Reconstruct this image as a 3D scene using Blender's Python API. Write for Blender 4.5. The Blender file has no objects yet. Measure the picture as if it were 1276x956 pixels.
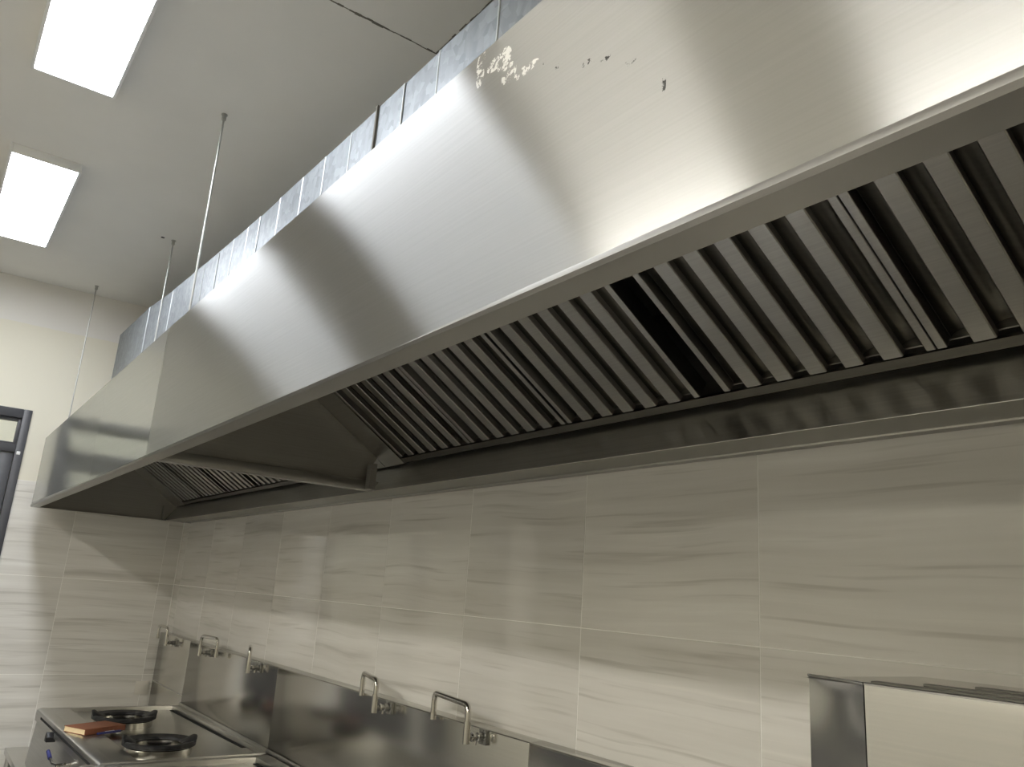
import bpy, bmesh, math, random
from mathutils import Vector, Matrix
random.seed(7)
S = bpy.context.scene
COL = S.collection

# ------------------------------------------------------------------ camera
FPX = 1001.24
cam = bpy.data.cameras.new('camera')
cam.sensor_fit = 'HORIZONTAL'; cam.sensor_width = 36.0
cam.lens = 36.0 * FPX / 1276.0
cam.clip_start = 0.01; cam.clip_end = 100
co = bpy.data.objects.new('camera', cam); COL.objects.link(co)
RIGHT = Vector((0.5930802, 0.8024559, 0.0657300)); DOWN = Vector((-0.1691486, 0.2039972, -0.9642478)); FWD = Vector((-0.7871751, 0.5607582, 0.2567210))
co.matrix_world = Matrix(((RIGHT.x, -DOWN.x, -FWD.x, 6.12200),
                          (RIGHT.y, -DOWN.y, -FWD.y, -1.55639),
                          (RIGHT.z, -DOWN.z, -FWD.z, 1.55474),
                          (0, 0, 0, 1)))
S.camera = co

# ------------------------------------------------------------------ world, exposure
w = bpy.data.worlds.new('world'); S.world = w; w.use_nodes = True
w.node_tree.nodes['Background'].inputs[0].default_value = (0.55, 0.6, 0.7, 1)
w.node_tree.nodes['Background'].inputs[1].default_value = 0.02
S.view_settings.view_transform = 'Standard'
S.view_settings.look = 'None'
S.view_settings.gamma = 1.0
S.view_settings.use_curve_mapping = False
S.view_settings.exposure = 0.0
LAMP = 31.0           # radiance of the ceiling panels
LAMP_COL = (0.95, 0.985, 1.03)   # cool panels near the hood
LAMP2, LAMP2_COL = 46.0, (1.0, 0.965, 0.89)   # the warmer second row

# ------------------------------------------------------------------ materials
def mat(name):
    m = bpy.data.materials.new(name); m.use_nodes = True
    return m, m.node_tree, m.node_tree.nodes['Principled BSDF']
def N(nt, kind, **kw):
    n = nt.nodes.new(kind)
    for k, v in kw.items(): setattr(n, k, v)
    return n
def ramp(nt, stops):
    r = N(nt, 'ShaderNodeValToRGB')
    e = r.color_ramp.elements
    e[0].position, e[0].color = stops[0]
    e[1].position, e[1].color = stops[-1]
    for p, c in stops[1:-1]:
        x = e.new(p); x.color = c
    return r
def c4(r, g=None, b=None): return (r, r if g is None else g, r if b is None else b, 1)

def simple(name, col, rough=0.5, metal=0.0, noise=0.0, scale=20, **kw):
    m, nt, p = mat(name)
    p.inputs['Base Color'].default_value = (*col, 1)
    p.inputs['Roughness'].default_value = rough
    p.inputs['Metallic'].default_value = metal
    if noise:
        g = N(nt, 'ShaderNodeNewGeometry'); t = N(nt, 'ShaderNodeTexNoise')
        t.inputs['Scale'].default_value = scale; t.inputs['Detail'].default_value = 4
        nt.links.new(g.outputs['Position'], t.inputs['Vector'])
        r = ramp(nt, [(0.3, (*[c * (1 - noise) for c in col], 1)), (0.7, (*[min(1, c * (1 + noise)) for c in col], 1))])
        nt.links.new(t.outputs['Fac'], r.inputs['Fac'])
        nt.links.new(r.outputs['Color'], p.inputs['Base Color'])
    return m

def steel(name, col=(0.60, 0.59, 0.56), rough=0.3, aniso=0.6, tangent=(0, 0, 1), bump=0.0, bscale=6.0, var=0.06, metal=1.0):
    """brushed stainless steel: grain along the tangent, slight oil-canning"""
    m, nt, p = mat(name)
    L = nt.links.new
    p.inputs['Metallic'].default_value = metal
    p.inputs['Roughness'].default_value = rough
    p.inputs['Anisotropic'].default_value = aniso
    tv = N(nt, 'ShaderNodeCombineXYZ')
    for i in range(3): tv.inputs[i].default_value = tangent[i]
    L(tv.outputs[0], p.inputs['Tangent'])
    g = N(nt, 'ShaderNodeNewGeometry')
    mp = N(nt, 'ShaderNodeMapping')
    mp.inputs['Scale'].default_value = tuple(260.0 if t else 3.0 for t in tangent)
    L(g.outputs['Position'], mp.inputs['Vector'])
    t = N(nt, 'ShaderNodeTexNoise'); t.inputs['Scale'].default_value = 1.0; t.inputs['Detail'].default_value = 3
    L(mp.outputs[0], t.inputs['Vector'])
    r = ramp(nt, [(0.3, (*[c * (1 - var) for c in col], 1)), (0.7, (*[c * (1 + var) for c in col], 1))])
    L(t.outputs['Fac'], r.inputs['Fac']); L(r.outputs['Color'], p.inputs['Base Color'])
    if bump:
        t2 = N(nt, 'ShaderNodeTexNoise'); t2.inputs['Scale'].default_value = bscale; t2.inputs['Detail'].default_value = 1
        L(g.outputs['Position'], t2.inputs['Vector'])
        b = N(nt, 'ShaderNodeBump'); b.inputs['Strength'].default_value = 1.0; b.inputs['Distance'].default_value = bump
        L(t2.outputs['Fac'], b.inputs['Height']); L(b.outputs[0], p.inputs['Normal'])
    return m

def tile_material():
    m, nt, p = mat('veined porcelain tile')
    L = nt.links.new
    g = N(nt, 'ShaderNodeNewGeometry'); oi = N(nt, 'ShaderNodeObjectInfo')
    sx = N(nt, 'ShaderNodeSeparateXYZ'); L(g.outputs['Position'], sx.inputs[0])
    add = N(nt, 'ShaderNodeMath', operation='ADD'); L(sx.outputs[0], add.inputs[0]); L(sx.outputs[1], add.inputs[1])
    rnd = N(nt, 'ShaderNodeMath', operation='MULTIPLY'); L(oi.outputs['Random'], rnd.inputs[0]); rnd.inputs[1].default_value = 37.0
    cb = N(nt, 'ShaderNodeCombineXYZ'); L(add.outputs[0], cb.inputs[0]); L(rnd.outputs[0], cb.inputs[1]); L(sx.outputs[2], cb.inputs[2])
    # long horizontal bands, gently wavy
    wv = N(nt, 'ShaderNodeTexNoise'); wv.inputs['Scale'].default_value = 1.6; wv.inputs['Detail'].default_value = 1
    L(cb.outputs[0], wv.inputs['Vector'])
    ws = N(nt, 'ShaderNodeMath', operation='MULTIPLY_ADD'); ws.inputs[1].default_value = 0.05
    L(wv.outputs['Fac'], ws.inputs[0]); L(sx.outputs[2], ws.inputs[2])
    cb2 = N(nt, 'ShaderNodeCombineXYZ'); L(add.outputs[0], cb2.inputs[0]); L(rnd.outputs[0], cb2.inputs[1]); L(ws.outputs[0], cb2.inputs[2])
    mp = N(nt, 'ShaderNodeMapping'); mp.inputs['Scale'].default_value = (0.7, 1.0, 15.0); L(cb2.outputs[0], mp.inputs['Vector'])
    t1 = N(nt, 'ShaderNodeTexNoise'); t1.inputs['Scale'].default_value = 1.0; t1.inputs['Detail'].default_value = 4; t1.inputs['Roughness'].default_value = 0.6
    L(mp.outputs[0], t1.inputs['Vector'])
    mp2 = N(nt, 'ShaderNodeMapping'); mp2.inputs['Scale'].default_value = (1.6, 1.0, 55.0); L(cb2.outputs[0], mp2.inputs['Vector'])
    t2 = N(nt, 'ShaderNodeTexNoise'); t2.inputs['Scale'].default_value = 1.0; t2.inputs['Detail'].default_value = 3
    L(mp2.outputs[0], t2.inputs['Vector'])
    r1 = ramp(nt, [(0.28, c4(.54, .52, .475)), (0.42, c4(.70, .68, .635)), (0.6, c4(.76, .742, .70)), (0.78, c4(.84, .828, .79))])
    L(t1.outputs['Fac'], r1.inputs['Fac'])
    r2 = ramp(nt, [(0.26, c4(.76, .75, .73)), (0.42, c4(1)), (0.62, c4(1)), (0.78, c4(1.10))])
    L(t2.outputs['Fac'], r2.inputs['Fac'])
    mx = N(nt, 'ShaderNodeMix', data_type='RGBA', blend_type='MULTIPLY'); mx.inputs[0].default_value = 1.0
    L(r1.outputs[0], mx.inputs[6]); L(r2.outputs[0], mx.inputs[7])
    # each tile a little lighter or darker
    tn = N(nt, 'ShaderNodeMapRange'); tn.inputs[3].default_value = 0.93; tn.inputs[4].default_value = 1.05; L(oi.outputs['Random'], tn.inputs[0])
    vm = N(nt, 'ShaderNodeVectorMath', operation='SCALE'); L(mx.outputs[2], vm.inputs[0]); L(tn.outputs[0], vm.inputs['Scale'])
    L(vm.outputs[0], p.inputs['Base Color'])
    p.inputs['Roughness'].default_value = 0.07
    p.inputs['IOR'].default_value = 1.55
    return m

def paint_wall_material():
    """cream wall paint; a white ceiling-paint band above 3.117 m"""
    m, nt, p = mat('cream wall paint')
    L = nt.links.new
    g = N(nt, 'ShaderNodeNewGeometry'); s = N(nt, 'ShaderNodeSeparateXYZ'); L(g.outputs['Position'], s.inputs[0])
    t = N(nt, 'ShaderNodeTexNoise'); t.inputs['Scale'].default_value = 9; L(g.outputs['Position'], t.inputs['Vector'])
    ad = N(nt, 'ShaderNodeMath', operation='MULTIPLY_ADD'); ad.inputs[1].default_value = 0.012; L(t.outputs['Fac'], ad.inputs[0]); L(s.outputs[2], ad.inputs[2])
    gt = N(nt, 'ShaderNodeMath', operation='GREATER_THAN'); gt.inputs[1].default_value = 3.123; L(ad.outputs[0], gt.inputs[0])
    mx = N(nt, 'ShaderNodeMix', data_type='RGBA'); L(gt.outputs[0], mx.inputs[0])
    mx.inputs[6].default_value = c4(.72, .69, .585); mx.inputs[7].default_value = c4(.72, .70, .66)
    L(mx.outputs[2], p.inputs['Base Color']); p.inputs['Roughness'].default_value = 0.7
    return m

def face_material(name, tight, wide, broad):
    """brushed hood face with a few dry glue scuffs and dark specks"""
    m = steel(name, (0.66, 0.665, 0.66), .3, 0, (0, 0, 1), 0.0012, 2.6, 0.03)
    nt = m.node_tree; L = nt.links.new; p = nt.nodes['Principled BSDF']
    base = p.inputs['Base Color'].links[0].from_socket
    g = N(nt, 'ShaderNodeNewGeometry')
    def blob(cx, cz, rx, rz, scale, lo):
        mp = N(nt, 'ShaderNodeMapping'); mp.inputs['Location'].default_value = (-cx / rx, 0, -cz / rz); mp.inputs['Scale'].default_value = (1 / rx, 0, 1 / rz)
        L(g.outputs['Position'], mp.inputs['Vector'])
        ln = N(nt, 'ShaderNodeVectorMath', operation='LENGTH'); L(mp.outputs[0], ln.inputs[0])
        inside = N(nt, 'ShaderNodeMath', operation='LESS_THAN'); inside.inputs[1].default_value = 1.0; L(ln.outputs['Value'], inside.inputs[0])
        t = N(nt, 'ShaderNodeTexNoise'); t.inputs['Scale'].default_value = scale; t.inputs['Detail'].default_value = 5; t.inputs['Roughness'].default_value = 0.7
        L(g.outputs['Position'], t.inputs['Vector'])
        gt = N(nt, 'ShaderNodeMath', operation='GREATER_THAN'); gt.inputs[1].default_value = lo; L(t.outputs['Fac'], gt.inputs[0])
        mu = N(nt, 'ShaderNodeMath', operation='MULTIPLY'); L(gt.outputs[0], mu.inputs[0]); L(inside.outputs[0], mu.inputs[1])
        return mu.outputs[0]
    def over(fac, col, rough_to):
        nonlocal base
        mx = N(nt, 'ShaderNodeMix', data_type='RGBA'); L(fac, mx.inputs[0]); L(base, mx.inputs[6]); mx.inputs[7].default_value = col
        base = mx.outputs[2]
    whites = [(5.222, 2.320, .012, .035), (5.262, 2.306, .022, .012), (5.285, 2.300, .018, .02), (5.300, 2.268, .018, .018), (5.340, 2.252, .03, .008)]
    darks = [(5.382, 2.243, .004, .006), (5.412, 2.218, .005, .005), (5.47, 2.190, .010, .004), (5.50, 2.176, .014, .004), (5.545, 2.148, .012, .004), (5.60, 2.092, .003, .014)]
    wsum = None
    for q in whites + darks:
        f = blob(q[0], q[1], q[2], q[3], 70 if q in whites else 120, 0.52 if q in whites else .56)
        over(f, c4(.9, .9, .88) if q in whites else c4(.12, .12, .12), 0.6)
        if q in whites:
            if wsum is None: wsum = f
            else:
                a = N(nt, 'ShaderNodeMath', operation='MAXIMUM'); L(wsum, a.inputs[0]); L(f, a.inputs[1]); wsum = a.outputs[0]
    L(base, p.inputs['Base Color'])
    inv = N(nt, 'ShaderNodeMath', operation='SUBTRACT'); inv.inputs[0].default_value = 1.0; L(wsum, inv.inputs[1])
    # strongly directional brushed finish: two glossy lobes spread up and down, tight sideways
    tx = N(nt, 'ShaderNodeCombineXYZ'); tx.inputs[0].default_value = 1.0
    def lobe(alpha_x, alpha_z):
        gl = N(nt, 'ShaderNodeBsdfAnisotropic')
        al = math.sqrt(alpha_x * alpha_z); an = 1 - math.sqrt(alpha_x / alpha_z)
        gl.inputs['Roughness'].default_value = math.sqrt(al); gl.inputs['Anisotropy'].default_value = an
        L(tx.outputs[0], gl.inputs['Tangent']); L(base, gl.inputs['Color'])
        if p.inputs['Normal'].links: L(p.inputs['Normal'].links[0].from_socket, gl.inputs['Normal'])
        return gl.outputs[0]
    m2 = N(nt, 'ShaderNodeMixShader'); m2.inputs[0].default_value = broad
    L(lobe(*tight), m2.inputs[1]); L(lobe(*wide), m2.inputs[2])
    p.inputs['Metallic'].default_value = 0; p.inputs['Roughness'].default_value = .7
    ms = N(nt, 'ShaderNodeMixShader'); L(inv.outputs[0], ms.inputs[0]); L(p.outputs[0], ms.inputs[1]); L(m2.outputs[0], ms.inputs[2])
    L(ms.outputs[0], nt.nodes['Material Output'].inputs['Surface'])
    return m

def galv_material():
    m, nt, p = mat('galvanised sheet')
    L = nt.links.new
    g = N(nt, 'ShaderNodeNewGeometry')
    v = N(nt, 'ShaderNodeTexVoronoi'); v.inputs['Scale'].default_value = 38; L(g.outputs['Position'], v.inputs['Vector'])
    mp = N(nt, 'ShaderNodeMapping'); mp.inputs['Scale'].default_value = (30, 30, 2.5); L(g.outputs['Position'], mp.inputs['Vector'])
    t = N(nt, 'ShaderNodeTexNoise'); t.inputs['Scale'].default_value = 1; t.inputs['Detail'].default_value = 4; L(mp.outputs[0], t.inputs['Vector'])
    mx = N(nt, 'ShaderNodeMix', data_type='RGBA'); mx.inputs[0].default_value = 0.5
    L(v.outputs['Color'], mx.inputs[6]); L(t.outputs['Fac'], mx.inputs[7])
    bw = N(nt, 'ShaderNodeRGBToBW'); L(mx.outputs[2], bw.inputs[0])
    r = ramp(nt, [(0.3, c4(.175, .195, .215)), (0.7, c4(.26, .285, .31))]); L(bw.outputs[0], r.inputs['Fac'])
    L(r.outputs[0], p.inputs['Base Color'])
    p.inputs['Metallic'].default_value = 0.35; p.inputs['Roughness'].default_value = 0.45
    return m

def glass_material(name, tint=(0.9, 0.95, 0.93)):
    m, nt, p = mat(name)
    L = nt.links.new
    nt.nodes.remove(p); out = nt.nodes['Material Output']
    tr = N(nt, 'ShaderNodeBsdfTransparent'); tr.inputs[0].default_value = (*tint, 1)
    gl = N(nt, 'ShaderNodeBsdfGlossy'); gl.inputs['Roughness'].default_value = 0.02
    fr = N(nt, 'ShaderNodeFresnel'); fr.inputs[0].default_value = 1.5
    mx = N(nt, 'ShaderNodeMixShader'); L(fr.outputs[0], mx.inputs[0]); L(tr.outputs[0], mx.inputs[1]); L(gl.outputs[0], mx.inputs[2])
    L(mx.outputs[0], out.inputs['Surface'])
    return m

def emit_material(name, col, strength):
    m, nt, p = mat(name)
    nt.nodes.remove(p); e = N(nt, 'ShaderNodeEmission'); e.inputs[0].default_value = (*col, 1); e.inputs[1].default_value = strength
    nt.links.new(e.outputs[0], nt.nodes['Material Output'].inputs['Surface'])
    return m

M = dict(
    tile=tile_material(),
    grout=simple('pale grout', (.95, .94, .90), .8),
    cream=paint_wall_material(),
    ceil=simple('ceiling paint', (.82, .81, .78), .85, noise=.02, scale=3),
    floor=simple('grey floor tile', (.33, .315, .29), .35, noise=.08, scale=5),
    face=face_material('brushed hood steel', (.014, .07), (.02, .8), .66),
    face_mid=face_material('smooth hood steel', (.005, .016), (.02, .6), .35),
    face_far=face_material('smoother hood steel', (.008, .05), (.02, .6), .35),
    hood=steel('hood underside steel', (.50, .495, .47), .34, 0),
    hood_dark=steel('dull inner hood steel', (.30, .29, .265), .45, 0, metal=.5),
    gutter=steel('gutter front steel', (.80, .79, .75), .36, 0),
    dark_reflection=simple('painted dark reflection', (.14, .135, .115), .5, .3),  # dark reflections of the cabinet top, put into a colour
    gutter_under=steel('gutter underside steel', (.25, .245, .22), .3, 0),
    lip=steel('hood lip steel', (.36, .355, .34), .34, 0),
    baffle=steel('baffle filter steel', (.40, .39, .365), .34, .75, (0, -.8387, .5446)),
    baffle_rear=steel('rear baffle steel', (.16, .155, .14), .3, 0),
    splash=steel('splash steel', (.62, .61, .575), .2, .4, (0, 0, 1), .0016, 1.2, .03),
    stove=steel('stove steel', (.66, .65, .62), .3, 0),
    cab=steel('cabinet steel', (.66, .65, .625), .2, .3, (0, 0, 1), .0006, 4, .03),
    chrome=steel('polished tap steel', (.62, .60, .56), .14, 0, (1, 0, 0)),
    chrome_dark=steel('tap valve steel', (.34, .34, .32), .25, 0, (1, 0, 0)),
    galv=galv_material(),
    galv_glint=simple('galvanised seam with painted glint', (.50, .53, .55), .4, .4),  # light caught by the duct seams, put into a paler, shinier metal
    zinc=simple('zinc rod', (.42, .42, .40), .45, .8),
    alu=simple('dark grey window aluminium', (.055, .055, .062), .4),
    white=simple('white lacquered metal', (.78, .78, .78), .35),
    lamp=emit_material('lamp diffuser', LAMP_COL, LAMP),
    lamp_warm=emit_material('warm lamp diffuser', LAMP2_COL, LAMP2),
    glass=glass_material('clear glass', (.97, .98, .97)),
    iron=simple('black cast iron', (.018, .018, .02), .45, noise=.3, scale=60),
    black=simple('black plastic', (.012, .012, .013), .35),
    blue=simple('blue plastic', (.03, .035, .16), .4),
    brown=simple('brown leatherette cover', (.25, .085, .04), .5, noise=.1, scale=90),
    paper=simple('cream page edges', (.85, .68, .42), .7, noise=.05, scale=200),
    dark=simple('dark gap', (.01, .01, .01), .8),
    seam=simple('unfilled board joint', (.16, .15, .13), .9),
    plastic=simple('cream socket plastic', (.74, .71, .64), .4),
)

# ------------------------------------------------------------------ mesh helpers
class MB:
    def __init__(s): s.bm = bmesh.new()
    def box(s, x0, x1, y0, y1, z0, z1):
        v = [s.bm.verts.new(p) for p in ((x0,y0,z0),(x1,y0,z0),(x1,y1,z0),(x0,y1,z0),(x0,y0,z1),(x1,y0,z1),(x1,y1,z1),(x0,y1,z1))]
        for f in ((0,3,2,1),(4,5,6,7),(0,1,5,4),(1,2,6,5),(2,3,7,6),(3,0,4,7)): s.bm.faces.new([v[i] for i in f])
        return s
    def prism(s, prof, axis, a, b):
        """closed 2-D profile swept along an axis; prof gives the other two coordinates in order"""
        def pt(p, t):
            if axis == 'x': return (t, p[0], p[1])
            if axis == 'y': return (p[0], t, p[1])
            return (p[0], p[1], t)
        A = [s.bm.verts.new(pt(p, a)) for p in prof]; B = [s.bm.verts.new(pt(p, b)) for p in prof]
        n = len(prof)
        s.bm.faces.new(A); s.bm.faces.new(list(reversed(B)))
        for i in range(n): s.bm.faces.new((A[i], B[i], B[(i+1) % n], A[(i+1) % n]))
        return s
    def hexa(s, pts):
        v = [s.bm.verts.new(p) for p in pts]
        for f in ((0,3,2,1),(4,5,6,7),(0,1,5,4),(1,2,6,5),(2,3,7,6),(3,0,4,7)): s.bm.faces.new([v[i] for i in f])
        return s
    def tube(s, path, r, n=12, radii=None):
        path = [Vector(p) for p in path]; rings = []
        up = Vector((0.13, 0.21, 1)).normalized()
        for i, p in enumerate(path):
            d = (path[min(i+1, len(path)-1)] - path[max(i-1, 0)]).normalized()
            u = d.cross(up)
            if u.length < 1e-3: u = d.cross(Vector((1, 0, 0)))
            u.normalize(); v = d.cross(u).normalized()
            up = v.cross(d).normalized() if False else up
            rr = radii[i] if radii else r
            rings.append([s.bm.verts.new(p + u * rr * math.cos(2*math.pi*k/n) + v * rr * math.sin(2*math.pi*k/n)) for k in range(n)])
        for a, b in zip(rings, rings[1:]):
            for k in range(n): s.bm.faces.new((a[k], a[(k+1) % n], b[(k+1) % n], b[k]))
        s.bm.faces.new(list(reversed(rings[0]))); s.bm.faces.new(rings[-1])
        return s
    def lathe(s, prof, c=(0,0,0), n=40):
        """(r, z) profile turned about z; closed loop when first==last"""
        rings = []
        for r, z in prof:
            rings.append([s.bm.verts.new((c[0] + r*math.cos(2*math.pi*k/n), c[1] + r*math.sin(2*math.pi*k/n), c[2] + z)) for k in range(n)])
        m = len(rings)
        for i in range(m):
            a, b = rings[i], rings[(i+1) % m]
            for k in range(n): s.bm.faces.new((a[k], a[(k+1) % n], b[(k+1) % n], b[k]))
        return s
    def build(s, name, material, parent=None, bevel=0.0, smooth=False, segs=2, loc=None, fn=None):
        if fn:
            for v in s.bm.verts: v.co = Vector(fn(*v.co))
        bmesh.ops.recalc_face_normals(s.bm, faces=s.bm.faces[:])
        if bevel:
            bmesh.ops.bevel(s.bm, geom=[e for e in s.bm.edges if len(e.link_faces) == 2 and e.calc_face_angle(0) > 0.5], offset=bevel, segments=segs, affect='EDGES', profile=0.5, clamp_overlap=True)
        me = bpy.data.meshes.new(name); s.bm.to_mesh(me); s.bm.free()
        me.materials.append(material)
        if smooth or bevel:
            for p in me.polygons: p.use_smooth = True
            try: me.set_sharp_from_angle(angle=math.radians(35))
            except Exception: pass
        o = bpy.data.objects.new(name, me); COL.objects.link(o)
        if parent: o.parent = parent
        if loc: o.location = loc
        return o
def tag(o, label=None, cat=None, group=None, kind=None):
    if label: o['label'] = label
    if cat: o['category'] = cat
    if group: o['group'] = group
    if kind: o['kind'] = kind
    return o
def thing(name, label, cat, loc=(0,0,0), rz=0.0, group=None):
    o = bpy.data.objects.new(name, None); COL.objects.link(o)
    o.empty_display_size = .05
    o.location = loc; o.rotation_euler = (0, 0, rz)
    return tag(o, label, cat, group)
def struct(o): o['kind'] = 'structure'; return o
def copy_tree(o, parent=None):
    c = o.copy(); COL.objects.link(c)
    if parent: c.parent = parent
    for ch in list(o.children): copy_tree(ch, c)
    return c
def bend(p, q, r_, rad, n=6):
    """rounded corner at q between p and r_"""
    p, q, r_ = Vector(p), Vector(q), Vector(r_)
    a = q + (p - q).normalized() * rad; b = q + (r_ - q).normalized() * rad
    return [tuple((1-t)**2 * a + 2*t*(1-t) * q + t*t * b) for t in [i/n for i in range(n+1)]]

# ------------------------------------------------------------------ room shell
XR, YF, ZC, TT = 9.4, -4.37, 3.428, 2.083
G = 0.01           # tile thickness
D1 = (-2.92, -1.08, 2.54)      # door opening in the left wall: y0, y1, head
W1 = (-4.28, -3.18, 0.0, 2.54)
struct(MB().box(-2.2, XR+.15, YF-.15, .2, -.15, 0).build('floor', M['floor']))
ceiling = struct(MB().box(-2.2, XR+.15, YF-.15, .2, ZC, ZC+.12).build('ceiling', M['ceil']))
wb = struct(MB().box(-.16, XR+.15, G, .2, 0, ZC).build('wall_back', M['cream']))
m = MB(); m.box(-.16, -.004, D1[1], G, 0, ZC); m.box(-.16, -.004, D1[0], D1[1], D1[2], ZC); m.box(-.16, -.004, W1[1], D1[0], 0, ZC)
m.box(-.16, -.004, W1[0], W1[1], W1[3], ZC); m.box(-.16, -.004, YF-.15, W1[0], 0, ZC)
wl = struct(m.build('wall_left', M['cream']))
struct(MB().box(-.16, XR+.15, YF-.15, YF, 0, ZC).build('wall_front', M['cream']))
struct(MB().box(XR, XR+.15, YF, G, 0, ZC).build('wall_right', M['cream']))
# the lit passage seen through the glazed doors
struct(MB().box(-2.2, -2.05, YF-.15, .2, 0, ZC).build('wall_passage', M['cream']))
struct(MB().box(-2.05, -.16, -.6, -.5, 0, ZC).build('wall_passage_end', M['cream']))

# grout beds and tiles
MB().box(0, XR, .0008, G, 0, TT).build('grout', M['grout'], wb)
m = MB(); m.box(-.004, -.0008, D1[1], .0016, 0, TT); m.box(-.004, -.0008, W1[1], D1[0], 0, TT)
m.build('grout', M['grout'], wl)
XT, ZT, P = .149, 1.485, .6
tcache = {}
def tile(par, axis, a0, a1, z0, z1):
    gap = .0013
    wd, ht = round(a1-a0, 4), round(z1-z0, 4)
    key = (axis, wd, ht)
    if key not in tcache:
        m = MB()
        if axis == 'x': m.box(gap, wd-gap, 0, .0008, gap, ht-gap)
        else: m.box(-.0008, 0, gap, wd-gap, gap, ht-gap)
        o = m.build('tile', M['tile'], par, bevel=.0003, segs=1); tcache[key] = o.data
    else:
        o = bpy.data.objects.new('tile', tcache[key]); COL.objects.link(o); o.parent = par
    o.location = (a0, 0, z0) if axis == 'x' else (0, a0, z0)
rows = [(.285, .885), (.885, 1.485), (1.485, TT)]
for z0, z1 in rows:
    x = XT - P
    while x < XR - .01:
        a, b = max(x, .002), min(x+P, XR)
        tile(wb, 'x', a, b, z0, z1); x += P
for z0, z1 in rows:
    for a, b in ((-.104, -.002), (-.704, -.104), (-1.078, -.704), (-3.104, -2.922), (-3.178, -3.104)):
        tile(wl, 'y', a, b, z0, z1)

# ceiling board joint (open, ragged) and drill hole
def ragged(p, q, wdt, name, n=40):
    m = MB(); p, q = Vector(p), Vector(q); d = (q-p); side = Vector((-d.y, d.x, 0)).normalized()
    for i in range(n):
        a, b = p + d*i/n, p + d*(i+1)/n
        w0 = wdt*random.uniform(.25, 1.0); j = side*random.uniform(-.3, .3)*wdt
        A, B = a + j, b + j
        pts = [A - side*w0, B - side*w0, B + side*w0, A + side*w0]
        m.hexa([(t.x, t.y, ZC-.0012) for t in pts] + [(t.x, t.y, ZC+.001) for t in pts])
    return m.build(name, M['seam'], ceiling)
ragged((3.88, -1.9, 0), (3.88, -.39, 0), .006, 'board_joint', 70)
ragged((3.88, -.393, 0), (4.9, -.393, 0), .006, 'board_joint', 45)
MB().lathe([(.0, -.001), (.011, -.001), (.011, .004), (.0, .004)], (1.414, -.744, ZC), 12).build('drill_hole', M['dark'], ceiling)

# ------------------------------------------------------------------ glazed door (left wall)
def glazed(name, y0, y1, zh, leaves, hinge):
    fr = .05
    m = MB()
    m.box(-.10, .012, y0, y0+fr, 0, zh); m.box(-.10, .012, y1-fr, y1, 0, zh); m.box(-.10, .012, y0+fr, y1-fr, zh-.06, zh)
    d = struct(m.build(name, M['alu'], bevel=.003))
    m = MB(); m.box(-.09, .008, y0+fr, y1-fr, 2.255, 2.305); m.build('transom_bar', M['alu'], d, bevel=.003)
    # transom light
    m = MB(); a, b = y0+fr, y1-fr
    for p in ((a, a+.018, 2.305, zh-.06), (b-.018, b, 2.305, zh-.06), (a+.018, b-.018, 2.305, 2.32), (a+.018, b-.018, zh-.078, zh-.06)):
        m.box(-.07, -.01, p[0], p[1], p[2], p[3])
    ts = m.build('transom_sash', M['alu'], d, bevel=.002)
    MB().box(-.045, -.039, a+.016, b-.016, 2.318, zh-.076).build('pane', M['glass'], ts)
    w = (b-a)/leaves
    for i in range(leaves):
        p, q = a + i*w + .003, a + (i+1)*w - .003
        m = MB(); m.box(-.07, -.012, p, p+.075, .01, 2.25); m.box(-.07, -.012, q-.075, q, .01, 2.25)
        m.box(-.07, -.012, p+.075, q-.075, 2.175, 2.25); m.box(-.07, -.012, p+.075, q-.075, .01, .16); m.box(-.07, -.012, p+.075, q-.075, .98, 1.08)
        lf = m.build('door_leaf', M['alu'], d, bevel=.003)
        MB().box(-.045, -.039, p+.072, q-.072, 1.078, 2.178).build('pane', M['glass'], lf)
        MB().box(-.05, -.03, p+.072, q-.072, .158, .982).build('lower_panel', M['alu'], lf)
    if hinge:
        MB().box(.008, .016, y1-.04, y1-.018, 2.24, 2.262).build('hinge_cap', M['white'], d, bevel=.003)
    return d
glazed('door_1', D1[0], D1[1], D1[2], 2, True)
glazed('door_2', W1[0], W1[1], W1[3], 1, False)

# ------------------------------------------------------------------ ceiling light panels
LIGHTS = [(.83, -1.408, 'lit white ceiling panel nearest the left wall, lower of the two in the photo'),
          (2.818, -1.408, 'lit white ceiling panel cut by the top edge, above the other lit one'),
          (2.468, -3.85, 'lit white ceiling panel of the second row, first from the left wall, out of frame'),
          (4.456, -3.85, 'lit white ceiling panel of the second row, second from the left wall, out of frame'),
          (6.444, -3.85, 'lit white ceiling panel of the second row, third from the left wall, out of frame')]
for x, y, lab in LIGHTS:
    t = thing('ceiling_light', lab, 'light', (x, y, ZC), 0, 'ceiling light panels')
    m = MB(); L_, W_, H_ = 1.2, .15, .045
    m.box(0, L_, -W_, -W_+.012, -H_, 0); m.box(0, L_, W_-.012, W_, -H_, 0); m.box(0, .012, -W_+.012, W_-.012, -H_, 0); m.box(L_-.012, L_, -W_+.012, W_-.012, -H_, 0)
    m.build('frame', M['white'], t, bevel=.002)
    MB().box(.012, L_-.012, -W_+.012, W_-.012, -H_+.003, -.004).build('diffuser', M['lamp' if y > -2 else 'lamp_warm'], t)
# light of the passage behind the doors; second panel added to brighten the panes
for py, lab in ((-2.3, 'square light panel on the passage ceiling behind the glazed door'), (-1.2, 'unseen square light panel added on the passage ceiling nearest the hood end')):
  t = thing('passage_light', lab, 'light', (-1.0, py, ZC))
  MB().box(-.3, .3, -.3, .3, -.05, 0).build('frame', M['white'], t, bevel=.003)
  MB().box(-.2, .2, -.2, .2, -.056, -.05).build('diffuser', M['lamp'], t)

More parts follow.
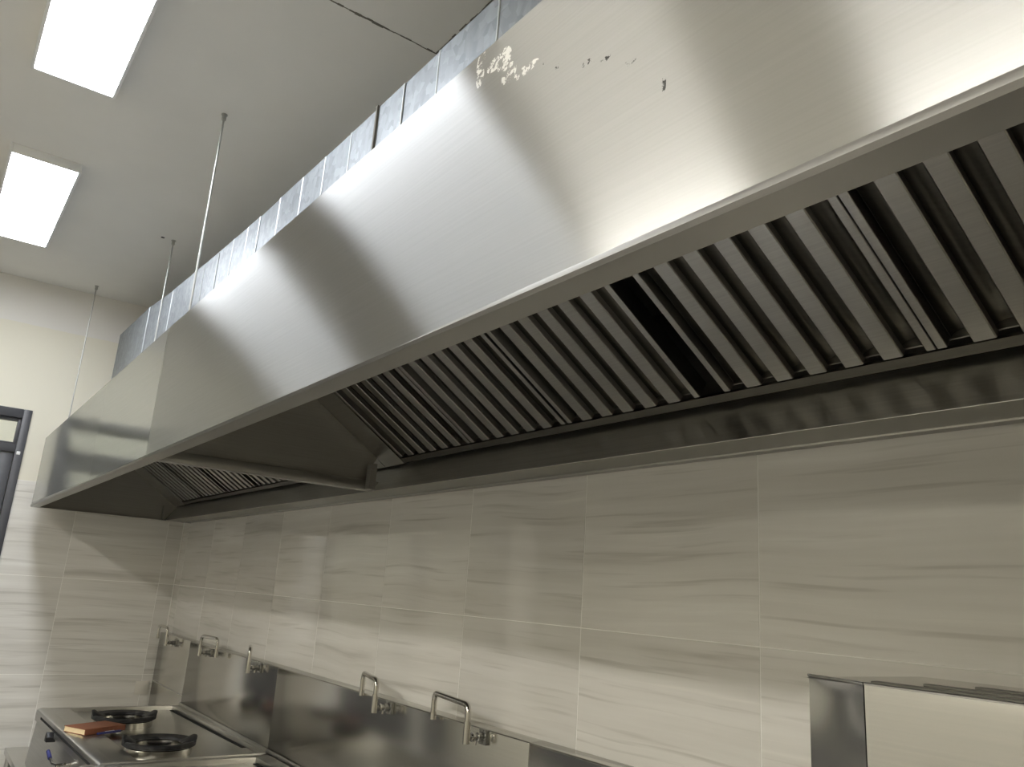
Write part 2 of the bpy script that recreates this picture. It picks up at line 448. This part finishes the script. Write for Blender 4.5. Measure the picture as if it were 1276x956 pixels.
# ------------------------------------------------------------------ exhaust hood
HX0, HX1 = .18, 8.3
HY, ZB, ZTOP = -1.02, 1.915, 2.345
GY, GZ = -.185, 2.003
SL = math.radians(33.0)
ca, sa = math.cos(SL), math.sin(SL)
FB = (-.150, 2.033)          # lower edge of the filter plane (y, z)
def fy(s): return FB[0] - ca*s
def fz(s): return FB[1] + sa*s
def warp(x, y, z):           # the hood is hung a touch out of square at its far end
    k = max(0.0, (5.4 - x) / 5.2)
    return (x, y*(1 - .03*k), z + (-.008*k if z < 2.1 else .006*k))
hood = thing('exhaust_hood', 'long brushed stainless steel exhaust hood over the cooking line', 'exhaust hood', (0, 0, 0))
for a, b in ((HX0, 2.289), (2.291, 3.360), (3.362, HX1)):
    m = MB(); m.box(a, b, HY, HY+.0025, ZB+.004, ZTOP)
    m.build('face_panel', M['face_far' if a < 1 else 'face_mid' if a < 3 else 'face'], hood, fn=warp)
# lower lip: rolled edge, underside flange, inner upturn
m = MB()
prof = [(HY-.001, ZB+.022), (HY-.004, ZB+.012), (HY-.0045, ZB+.005), (HY-.001, ZB), (HY+.043, ZB), (HY+.043, ZB+.022), (HY+.040, ZB+.022), (HY+.040, ZB+.003), (HY+.004, ZB+.004), (HY+.004, ZB+.022)]
m.prism(prof, 'x', HX0, HX1).build('lip', M['lip'], hood, smooth=True, fn=warp)
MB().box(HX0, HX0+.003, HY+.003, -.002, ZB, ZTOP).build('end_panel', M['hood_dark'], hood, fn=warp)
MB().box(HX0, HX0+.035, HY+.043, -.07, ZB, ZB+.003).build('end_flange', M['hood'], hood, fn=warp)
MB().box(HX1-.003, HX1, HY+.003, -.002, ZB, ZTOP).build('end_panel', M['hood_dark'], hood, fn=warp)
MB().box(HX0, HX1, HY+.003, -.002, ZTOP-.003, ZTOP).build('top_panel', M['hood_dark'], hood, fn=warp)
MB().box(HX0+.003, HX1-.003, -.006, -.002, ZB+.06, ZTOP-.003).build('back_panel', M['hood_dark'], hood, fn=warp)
# grease gutter along the wall
MB().prism([(GY, ZB), (GY+.003, ZB), (GY+.083, GZ+.025), (GY+.080, GZ+.027)], 'x', HX0+.003, HX1-.003).build('gutter_front', M['gutter'], hood, bevel=.001, segs=1, fn=warp)
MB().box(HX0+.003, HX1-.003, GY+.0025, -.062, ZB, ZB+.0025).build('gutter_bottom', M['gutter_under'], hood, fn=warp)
m = MB(); m.box(HX0+.003, HX1-.003, -.066, -.060, ZB-.004, ZB+.003); m.build('gutter_bead', M['hood'], hood, bevel=.0015, segs=2, fn=warp)
MB().box(HX0+.003, HX1-.003, -.060, -.001, ZB+.004, ZB+.007).build('wall_flange', M['lip'], hood, fn=warp)
# partition between the two bays, with its lower box rail
PX = 3.30
m = MB(); m.prism([(HY+.05, ZB+.04), (GY, ZB+.04), (GY, GZ+.01), (fy(.02), fz(.02)), (fy(.5), fz(.5)), (HY+.05, ZTOP-.004)], 'x', PX-.002, PX)
m.build('partition', M['hood_dark'], hood, fn=warp)
MB().box(PX-.022, PX+.018, HY+.043, -.08, ZB, ZB+.038).build('partition_rail', M['lip'], hood, bevel=.003, fn=warp)
MB().box(PX+.018, PX+.05, GY-.028, GY-.002, ZB+.002, GZ+.012).build('corner_bracket', M['hood_dark'], hood, fn=warp)
MB().box(HX0+.003, HX0+.035, GY-.028, GY-.002, ZB+.002, GZ+.012).build('corner_bracket', M['hood_dark'], hood, fn=warp)
def slope_box(m, x0, x1, s0, s1, n0, n1):
    """box on the filter plane: along x, up the slope s, and n out of the plane towards the cook"""
    P3 = lambda x, s, n: (x, fy(s) - sa*n, fz(s) - ca*n)
    m.hexa([P3(x0,s0,n0), P3(x1,s0,n0), P3(x1,s1,n0), P3(x0,s1,n0), P3(x0,s0,n1), P3(x1,s0,n1), P3(x1,s1,n1), P3(x0,s1,n1)])
    return m
slope_box(MB(), PX+.001, 3.452, -.03, .62, -.004, 0).build('filler_plate', M['hood'], hood, fn=warp)
slope_box(MB(), HX0+.004, .42, -.03, .62, -.004, 0).build('filler_plate', M['hood'], hood, fn=warp)
slope_box(MB(), 2.93, PX-.003, -.03, .62, -.004, 0).build('filler_plate', M['hood'], hood, fn=warp)
slope_box(MB(), HX0+.004, HX1-.004, -.025, -.002, -.012, -.003).build('filter_rail', M['baffle_rear'], hood, fn=warp)
slope_box(MB(), HX0+.004, HX1-.004, .502, .62, -.008, -.004).build('plenum_plate', M['hood_dark'], hood, fn=warp)

# ------------------------------------------------------------------ baffle filters
FW, PIT = .474, .0785
def make_filter():
    t = thing('baffle_filter', 'x', 'grease filter', (0, 0, 0), 0)
    m = MB()
    slope_box(m, 0, .017, 0, .5, -.045, 0); slope_box(m, FW-.017, FW, 0, .5, -.045, 0)
    slope_box(m, .017, FW-.017, 0, .003, -.045, -.017); slope_box(m, .017, FW-.017, .484, .5, -.045, -.017)
    m.build('frame', M['baffle'], t, bevel=.0012, segs=1)
    P3 = lambda x, s, n: (x, fy(s) - sa*n, fz(s) - ca*n)
    def channel(prof, s0, s1):
        m = MB(); A = [m.bm.verts.new(P3(x, s0, n)) for x, n in prof]; B = [m.bm.verts.new(P3(x, s1, n)) for x, n in prof]
        k = len(prof); m.bm.faces.new(A); m.bm.faces.new(B[::-1])
        for i in range(k): m.bm.faces.new((A[i], B[i], B[(i+1) % k], A[(i+1) % k]))
        return m
    c0 = FW/2
    for k in range(-2, 3):
        c = c0 + k*PIT; h = .0195; th = .0012
        prof = [(c-h, -.016), (c-h, -.002), (c-h+.002, 0), (c+h-.002, 0), (c+h, -.002), (c+h, -.016), (c+h-th, -.016), (c+h-th, -.0025), (c-h+th, -.0025), (c-h+th, -.016)]
        channel(prof, 0, .5).build('baffle', M['baffle'], t, smooth=False)
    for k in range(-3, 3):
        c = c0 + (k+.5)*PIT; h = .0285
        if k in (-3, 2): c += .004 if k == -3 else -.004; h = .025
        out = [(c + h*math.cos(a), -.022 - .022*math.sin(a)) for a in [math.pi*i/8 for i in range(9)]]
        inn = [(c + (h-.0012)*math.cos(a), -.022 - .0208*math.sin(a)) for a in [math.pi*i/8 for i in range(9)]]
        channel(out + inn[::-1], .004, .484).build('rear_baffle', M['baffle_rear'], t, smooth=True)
    return t
proto = make_filter()
RX = [3.462, 3.944, 4.430, 4.975, 5.452, 5.928, 6.404, 6.880, 7.356, 7.80]
LXf = [.43, .93, 1.43, 1.93, 2.43]
ordn = ['first', 'second', 'third', 'fourth', 'fifth', 'sixth', 'seventh', 'eighth', 'ninth', 'tenth']
for i, x in enumerate(RX + LXf):
    o = proto if i == 0 else copy_tree(proto)
    o.location = (x, 0, 0)
    if i >= len(RX): o.scale = (.93, 1, 1)
    if i < len(RX):
        o['label'] = 'steel baffle grease filter in the near hood bay, %s to the right of the partition' % ordn[i]; o['group'] = 'baffle filters of the near bay'
    else:
        o['label'] = 'small steel baffle grease filter in the far hood bay, %s from the left wall' % ordn[i-len(RX)]; o['group'] = 'baffle filters of the far bay'

# ------------------------------------------------------------------ galvanised duct above the hood
DY = -.67
seams = [.11, 1.01, 1.592, 2.211, 2.449, 2.667, 2.862, 3.011, 3.24, 3.47, 3.672, 3.883, 4.059, 4.238, 4.435, 4.717, 4.96, 5.2, 5.45, 5.7, 5.95, 6.2, 6.5, 6.8, 7.1, 7.5]
def dtop(x):
    pts = [(.11, 3.15), (.96, 3.132), (1.71, 3.064), (2.96, 3.005), (4.0, 2.985), (8.0, 2.95)]
    for (a, za), (b, zb) in zip(pts, pts[1:]):
        if x <= b: return za + (zb-za)*(x-a)/(b-a)
    return 2.95
duct = thing('exhaust_duct', 'galvanised sheet metal duct running along the top of the hood', 'duct', (0, 0, ZTOP+.014))
z0 = ZTOP + .014
for i, (a, b) in enumerate(zip(seams, seams[1:])):
    ya = DY + (.0015 if i % 3 == 1 else 0) + (.001 if i % 2 else 0)
    m = MB(); m.hexa([(a,ya,0),(b-.001,ya,0),(b-.001,-.09,0),(a,-.09,0),(a,ya,dtop(a)-z0),(b-.001,ya,dtop(b)-z0),(b-.001,-.09,dtop(b)-z0),(a,-.09,dtop(a)-z0)])
    m.build('duct_section', M['galv'], duct)
    if i:
        m = MB(); m.box(a-.004, a+.004, DY-.002, DY+.002, 0, dtop(a)-z0); m.build('standing_seam', M['galv_glint'], duct, bevel=.002, segs=1)
m = MB(); m.box(4.068, 4.078, DY-.007, DY, .30, dtop(4.06)-z0+.004); m.build('lap_clip', M['seam'], duct)

# ------------------------------------------------------------------ threaded hanger rods
RODS = [(2.946, -.864, 'nearest'), (1.415, -.684, 'middle'), (.205, -.887, 'farthest')]
RLAB = ['thin steel hanger rod from ceiling to hood, tallest one and nearest the camera',
        'thin steel hanger rod beside the galvanised duct, middle of the three rods',
        'thin steel hanger rod in front of the cream left wall, farthest of the three']
rp = None
for i, (x, y, _) in enumerate(RODS):
    if rp is None:
        o = rp = thing('hanger_rod', 'x', 'rod', (x, y, ZTOP), 0)
        MB().tube([(0, 0, 0), (0, 0, ZC-ZTOP)], .0042, 10).build('rod', M['zinc'], o, smooth=True)
        MB().tube([(0, 0, ZC-ZTOP-.028), (0, 0, ZC-ZTOP-.004)], .009, 6).build('nut', M['zinc'], o)
        MB().tube([(0, 0, ZC-ZTOP-.004), (0, 0, ZC-ZTOP)], .013, 16).build('washer', M['zinc'], o)
        MB().tube([(0, 0, 0), (0, 0, .012)], .012, 6).build('nut', M['zinc'], o)
    else: o = copy_tree(rp)
    o.location = (x, y, ZTOP+.001); o['label'] = RLAB[i]; o['group'] = 'hood hanger rods'

# ------------------------------------------------------------------ steel splashback on the wall
def splash(x0, x1, label):
    t = thing('splashback', label, 'splashback', (x0, 0, .80), 0, 'stainless splashbacks behind the stoves')
    m = MB(); h = .366
    m.prism([(-.050, 0), (-.050, h-.003), (-.047, h), (-.002, h+.004), (-.002, 0)], 'x', 0, x1-x0-.002)
    m.build('panel', M['splash'], t, bevel=.0015, segs=2)
    MB().box(0, x1-x0-.002, -.062, -.0505, 0, .014).build('foot_strip', M['stove'], t, bevel=.002)
    return t
splash(.80, 2.28, 'stainless steel splashback behind the far stove with the two burners')
splash(2.28, 4.21, 'stainless steel splashback along the middle, under the two nearest spouts')
splash(4.21, 5.5, 'stainless steel splashback at the bottom edge of the photo, right of centre')
t = thing('splashback', 'stainless steel splashback at the far left end, beside the left wall', 'splashback', (.055, 0, .55), 0, 'stainless splashbacks behind the stoves')
MB().prism([(-.050, 0), (-.050, .613), (-.047, .616), (-.002, .620), (-.002, 0)], 'x', 0, .743).build('panel', M['splash'], t, bevel=.0015)
MB().box(0, .743, -.053, -.0505, .3, .306).build('hem', M['stove'], t)

# ------------------------------------------------------------------ swivel spouts
def faucet(x, zb, ang, L, drop, label, rise=.1):
    t = thing('swivel_spout', label, 'faucet', (x, -.0505, zb), 0, 'swivel spouts on the splashback')
    MB().box(-.019, .019, -.012, 0, -.022, .022).build('base_plate', M['chrome_dark'], t, bevel=.002)
    MB().tube([(0, -.012, 0), (0, -.03, 0), (0, -.032, 0), (0, -.046, 0)], .01, 14, [.013, .013, .010, .010]).build('valve_body', M['chrome_dark'], t, smooth=True)
    MB().tube([(0, -.043, 0), (0, -.050, 0)], .0135, 14).build('collar', M['chrome'], t, smooth=True)
    MB().tube([(-.012, -.024, -.006), (-.014, -.026, -.024)], .004, 8).build('lever', M['chrome'], t, smooth=True)
    y = -.068; a = math.radians(ang)
    dx, dy = math.cos(a), math.sin(a)
    top = (0, y, rise); far = (dx*L, y+dy*L, rise); out = (dx*L, y+dy*L, rise-drop)
    path = [(0, y, -.014), (0, y, .03)] + bend((0, y, 0), top, far, .028) + bend(top, far, out, .024) + [out]
    MB().tube(path, .009, 14).build('spout', M['chrome'], t, smooth=True)
    MB().tube([(0, y, -.017), (0, y, .045)], .0112, 14).build('riser_sleeve', M['chrome'], t, smooth=True)
    MB().tube([(0, -.045, 0), (0, y, 0)], .0085, 12).build('elbow', M['chrome_dark'], t, smooth=True)
    MB().tube([out, (out[0], out[1], out[2]-.022)], .0105, 14).build('nozzle', M['chrome'], t, smooth=True)
faucet(.50, 1.131, 180, .22, .06, 'steel swivel spout farthest left, at the end of the splashback', .092)
faucet(1.245, 1.138, 8, .21, .075, 'steel swivel spout second from the left, turned to the right', .09)
faucet(2.06, 1.141, -19, .17, .085, 'steel swivel spout third from the left, pointing into the room', .10)
faucet(3.40, 1.146, 165, .24, .06, 'steel swivel spout fourth from the left, short looking and turned left', .092)
faucet(3.995, 1.146, 170, .28, .06, 'steel swivel spout farthest right and largest looking, turned left', .09)

# ------------------------------------------------------------------ wok stoves
STZ = .80
SR = math.radians(1.7)
def stove(x, y, rz, W, label, full):
    t = thing('wok_stove', label, 'stove', (x, y, 0), rz)
    D = .78
    MB().box(0, W, -D+.03, 0, .10, STZ-.05).build('body', M['stove'], t, bevel=.003)
    # deck: raised rim left, front and back; recessed top
    MB().box(.03, W-.02, -D+.16, -.07, STZ-.05, STZ-.022).build('deck', M['stove'], t, bevel=.002)
    MB().box(0, .03, -D+.05, 0, STZ-.05, STZ).build('left_rim', M['stove'], t, bevel=.006)
    MB().box(W-.02, W, -D+.05, 0, STZ-.05, STZ).build('right_rim', M['stove'], t, bevel=.004)
    MB().box(.03, W-.02, -D+.03, -D+.16, STZ-.05, STZ-.002).build('front_rim', M['stove'], t, bevel=.004)
    MB().box(.03, W-.02, -.07, 0, STZ-.05, STZ).build('back_rim', M['stove'], t, bevel=.003)
    MB().box(.06, W-.25, -.092, -.0705, STZ-.05, STZ-.0205).build('drain_channel', M['dark'], t)
    # control panel: bull-nosed top, slot, knobs and gas valves
    m = MB(); m.prism([(-D+.06, STZ-.05), (-D+.06, STZ), (-D+.018, STZ), (-D+.004, STZ-.006), (-D, STZ-.02), (-D, STZ-.06), (-D+.012, STZ-.066), (-D-.006, .52), (-D+.06, .52)], 'x', -.004, W)
    m.build('control_panel', M['stove'], t, bevel=.002)
    MB().box(.16, W-.06, -D-.0015, -D+.004, STZ-.033, STZ-.022).build('vent_slot', M['dark'], t)
    for kx in ((.56, 1.40) if full else (.5,)):
        m = MB(); m.prism([(-.022, -.018), (.022, -.018), (.026, .004), (.010, .026), (-.010, .026), (-.026, .004)], 'y', -D-.032, -D+.01)
        m.build('knob', M['black'], t, bevel=.003, loc=(kx, 0, STZ-.058))
    if full:
        v = MB().tube([(1.0, -D+.01, .70), (1.0, -D-.05, .70)], .009, 12).build('gas_valve', M['chrome'], t, smooth=True)
        MB().tube([(1.0, -D-.04, .70), (.92, -D-.05, .695), (.86, -D-.052, .705)], .006, 10).build('lever', M['chrome'], v, smooth=True)
        MB().tube([(.86, -D-.052, .705), (.80, -D-.054, .725)], .009, 10).build('lever_grip', M['blue'], v, smooth=True)
        MB().tube([(1.02, -D-.03, .70), (1.10, -D-.035, .725)], .006, 10).build('outlet', M['chrome'], v, smooth=True)
    for lx in (.06, W-.06):
        for ly in (-.06, -D+.08):
            MB().tube([(lx, ly, 0), (lx, ly, .1)], .022, 14).build('leg', M['stove'], t, smooth=True)
    return t
st = stove(.80, -.035, SR, 1.50, 'stainless wok stove in the far left corner with two burners', True)
stove(2.345, -.066, 0, 3.1, 'stainless stove section hidden below the bottom edge, right of the far stove', False)
# burner collars belong to the stove, the cast rings just rest on them
def to_local(x, y):
    v = Matrix.Rotation(-SR, 3, 'Z') @ Vector((x-.80, y+.035, 0)); return v.x, v.y
def wok_ring(x, y, rot, label):
    lx, ly = to_local(x, y)
    zz = STZ - .022
    MB().lathe([(.120, 0), (.142, 0), (.142, .030), (.137, .034), (.120, .034)], (lx, ly, zz), 48).build('burner_collar', M['chrome'], st, smooth=True)
    t = thing('wok_ring', label, 'burner ring', (x, y, zz+.035), rot, 'black cast iron burner rings')
    MB().lathe([(.106, .006), (.112, 0), (.150, 0), (.155, .003), (.156, .018), (.151, .022), (.112, .015)], (0, 0, 0), 56).build('ring', M['iron'], t, smooth=True)
    for a, hf in ((math.radians(-103), 1.0), (math.radians(83), 1.0), (math.radians(-10), .35)):
        m = MB()
        # a lug: a curved wedge that rises towards the rim
        prof = [(.095, .004), (.154, .006), (.158, .040), (.146, .042), (.116, .024), (.098, .014)]
        n = 6; half = math.radians(24)
        rings = []
        for i in range(n+1):
            b = a - half + 2*half*i/n; f = (1 - .45*abs(2*i/n-1)**2) * hf
            rings.append([m.bm.verts.new((r*math.cos(b), r*math.sin(b), z*f if z > .018 and z*f > .012 else min(z, .012))) for r, z in prof])
        m.bm.faces.new(rings[0]); m.bm.faces.new(rings[-1][::-1])
        for A, B in zip(rings, rings[1:]):
            for j in range(len(prof)): m.bm.faces.new((A[j], A[(j+1) % len(prof)], B[(j+1) % len(prof)], B[j]))
        m.build('lug', M['iron'], t, bevel=.002, segs=1)
    # inner burner head
    MB().lathe([(.0001, 0), (.05, 0), (.055, .012), (.0001, .016)], (lx, ly, zz+.001), 24).build('burner_head', M['iron'], st, smooth=True)
wok_ring(1.33, -.475, 0, 'black cast iron burner ring on the stove, the farther one behind the brown notebook')
wok_ring(2.07, -.475, 0, 'black cast iron burner ring on the stove, the nearer and larger looking one')

# notebook and pen
t = thing('notebook', 'small brown covered notebook lying on the stove edge beside the burner', 'notebook', (1.58, -.645, .8005), math.radians(118))
MB().box(-.125, .10, -.075, .075, 0, .002).build('cover', M['brown'], t, bevel=.0008, segs=1)
MB().box(-.123, .095, -.072, .072, .002, .024).build('page_block', M['paper'], t, bevel=.001, segs=1)
MB().box(-.125, .10, -.075, .075, .024, .0265).build('cover', M['brown'], t, bevel=.0008, segs=1)
MB().box(.095, .1, -.075, .075, .002, .024).build('spine', M['brown'], t)
MB().box(-.123, .1, -.075, -.072, .002, .024).build('cover_flap', M['brown'], t)
t = thing('pen', 'dark blue pen lying along the near edge of the brown notebook', 'pen', (1.672, -.602, .8005), math.radians(118))
MB().tube([(-.07, 0, .006), (.055, 0, .006)], .0055, 12).build('barrel', M['blue'], t, smooth=True)
MB().tube([(.055, 0, .006), (.072, 0, .006)], .005, 12, [.0055, .001]).build('tip', M['black'], t, smooth=True)
MB().box(-.03, .02, -.002, .002, .0112, .0128).build('clip', M['white'], t)

# low steel table in the corner beyond the stove
t = thing('low_table', 'low stainless worktable in the left corner, left of the stove', 'table', (.12, -.845, 0))
MB().box(0, .6, 0, .75, .445, .48).build('tabletop', M['stove'], t, bevel=.004)
for lx in (.03, .57):
    for ly in (.03, .72):
        MB().tube([(lx, ly, 0), (lx, ly, .445)], .019, 12).build('leg', M['stove'], t, smooth=True)

# wall socket beside the splashback
t = thing('wall_socket', 'small square cream wall socket on the left wall beside the splashback', 'socket', (.0, -.098, .80))
MB().box(0, .009, -.043, .043, -.043, .043).build('plate', M['plastic'], t, bevel=.002)
MB().box(.009, .012, -.022, .022, -.02, .02).build('insert', M['plastic'], t, bevel=.001)

# ------------------------------------------------------------------ tall steel cabinet at the right
CZ, CX0, CY = 1.49, 5.530, -.70
t = thing('steamer_cabinet', 'tall stainless steel cabinet in the lower right corner by the tiled wall', 'cabinet', (CX0, CY, 0))
CW, CD = .95, .272
MB().box(.002, CW-.002, .022, CD, .08, CZ-.004).build('carcass', M['cab'], t, bevel=.002)
# stile with a soft dished top edge
def plate(x0, x1, nx, nz, z0, z1, dish, name, yaw=0.0):
    m = MB(); F = []
    for j in range(nz+1):
        row = []
        for i in range(nx+1):
            u, v = i/nx, 1 - (1 - j/nz)**2.4
            x = x0 + (x1-x0)*u; z = z0 + (z1-z0)*v
            e = min(1, (1-v)*(z1-z0)/.09)
            y = dish * (1-(2*u-1)**2) * 2.7 * e * math.exp(-3*e) * 1.4 * (1 - e)
            row.append(m.bm.verts.new((x, y + yaw*(1-u), z)))
        F.append(row)
    for j in range(nz):
        for i in range(nx): m.bm.faces.new((F[j][i], F[j][i+1], F[j+1][i+1], F[j+1][i]))
    Bk = [m.bm.verts.new((x, .02, z)) for x, z in ((x0, z0), (x1, z0), (x1, z1), (x0, z1))]
    m.bm.faces.new(Bk[::-1])
    m.bm.faces.new([*F[0][::-1], Bk[0], Bk[1]]); m.bm.faces.new([*F[-1], Bk[2], Bk[3]])
    m.bm.faces.new([*[r[0] for r in F], Bk[3], Bk[0]]); m.bm.faces.new([*[r[-1] for r in F][::-1], Bk[1], Bk[2]])
    return m.build(name, M['cab'], t, smooth=True)
plate(0, .079, 14, 120, .10, CZ, .0085, 'stile', .0195)
plate(.0805, .90, 30, 60, .10, CZ, -.003, 'door_panel')
MB().box(.079, .0805, .004, .02, .1, CZ-.002).build('gap', M['dark'], t)
MB().tube([(.84, -.03, .9), (.84, -.03, 1.1)], .009, 12).build('handle', M['chrome'], t, smooth=True)
MB().tube([(0, .0185, CZ), (.079, .001, CZ)], .0018, 8).build('top_edge', M['cab'], t, smooth=True)
MB().tube([(.0805, .001, CZ), (.90, .001, CZ)], .0018, 8).build('top_edge', M['cab'], t, smooth=True)
for i, (a, b) in enumerate(((.03, .045), (.085, .10), (.14, .155), (.20, .215))):  # thin dark strips painted in for reflections on the top sheet
    MB().box(.07+.03*i, .88, a, b, CZ-.001, CZ+.0016).build('reflection_stripe', M['dark_reflection'], t, bevel=.0008, segs=1)
# top sheet, slightly buckled and rippled
m = MB(); nx, ny = 60, 110; rows_ = []
for j in range(ny+1):
    r = []
    for i in range(nx+1):
        u, v = i/nx, j/ny
        x = CW*u; y = .001 + (CD-.001)*v
        e = min(1, u/.1)*min(1, v/.12)*min(1, (1-u)/.1)
        z = .001*e*math.sin(math.pi*v) + .0006*math.sin(38*v + 7*u + 1) * min(1, u/.12) * min(1, v/.06)
        r.append(m.bm.verts.new((x, y, CZ - .002 + z)))
    rows_.append(r)
for j in range(ny):
    for i in range(nx): m.bm.faces.new((rows_[j][i], rows_[j][i+1], rows_[j+1][i+1], rows_[j+1][i]))
m.build('top_sheet', M['cab'], t, smooth=True)
for lx in (.05, CW-.05):
    for ly in (.06, CD-.05):
        MB().tube([(lx, ly, 0), (lx, ly, .08)], .02, 12).build('foot', M['chrome_dark'], t, smooth=True)
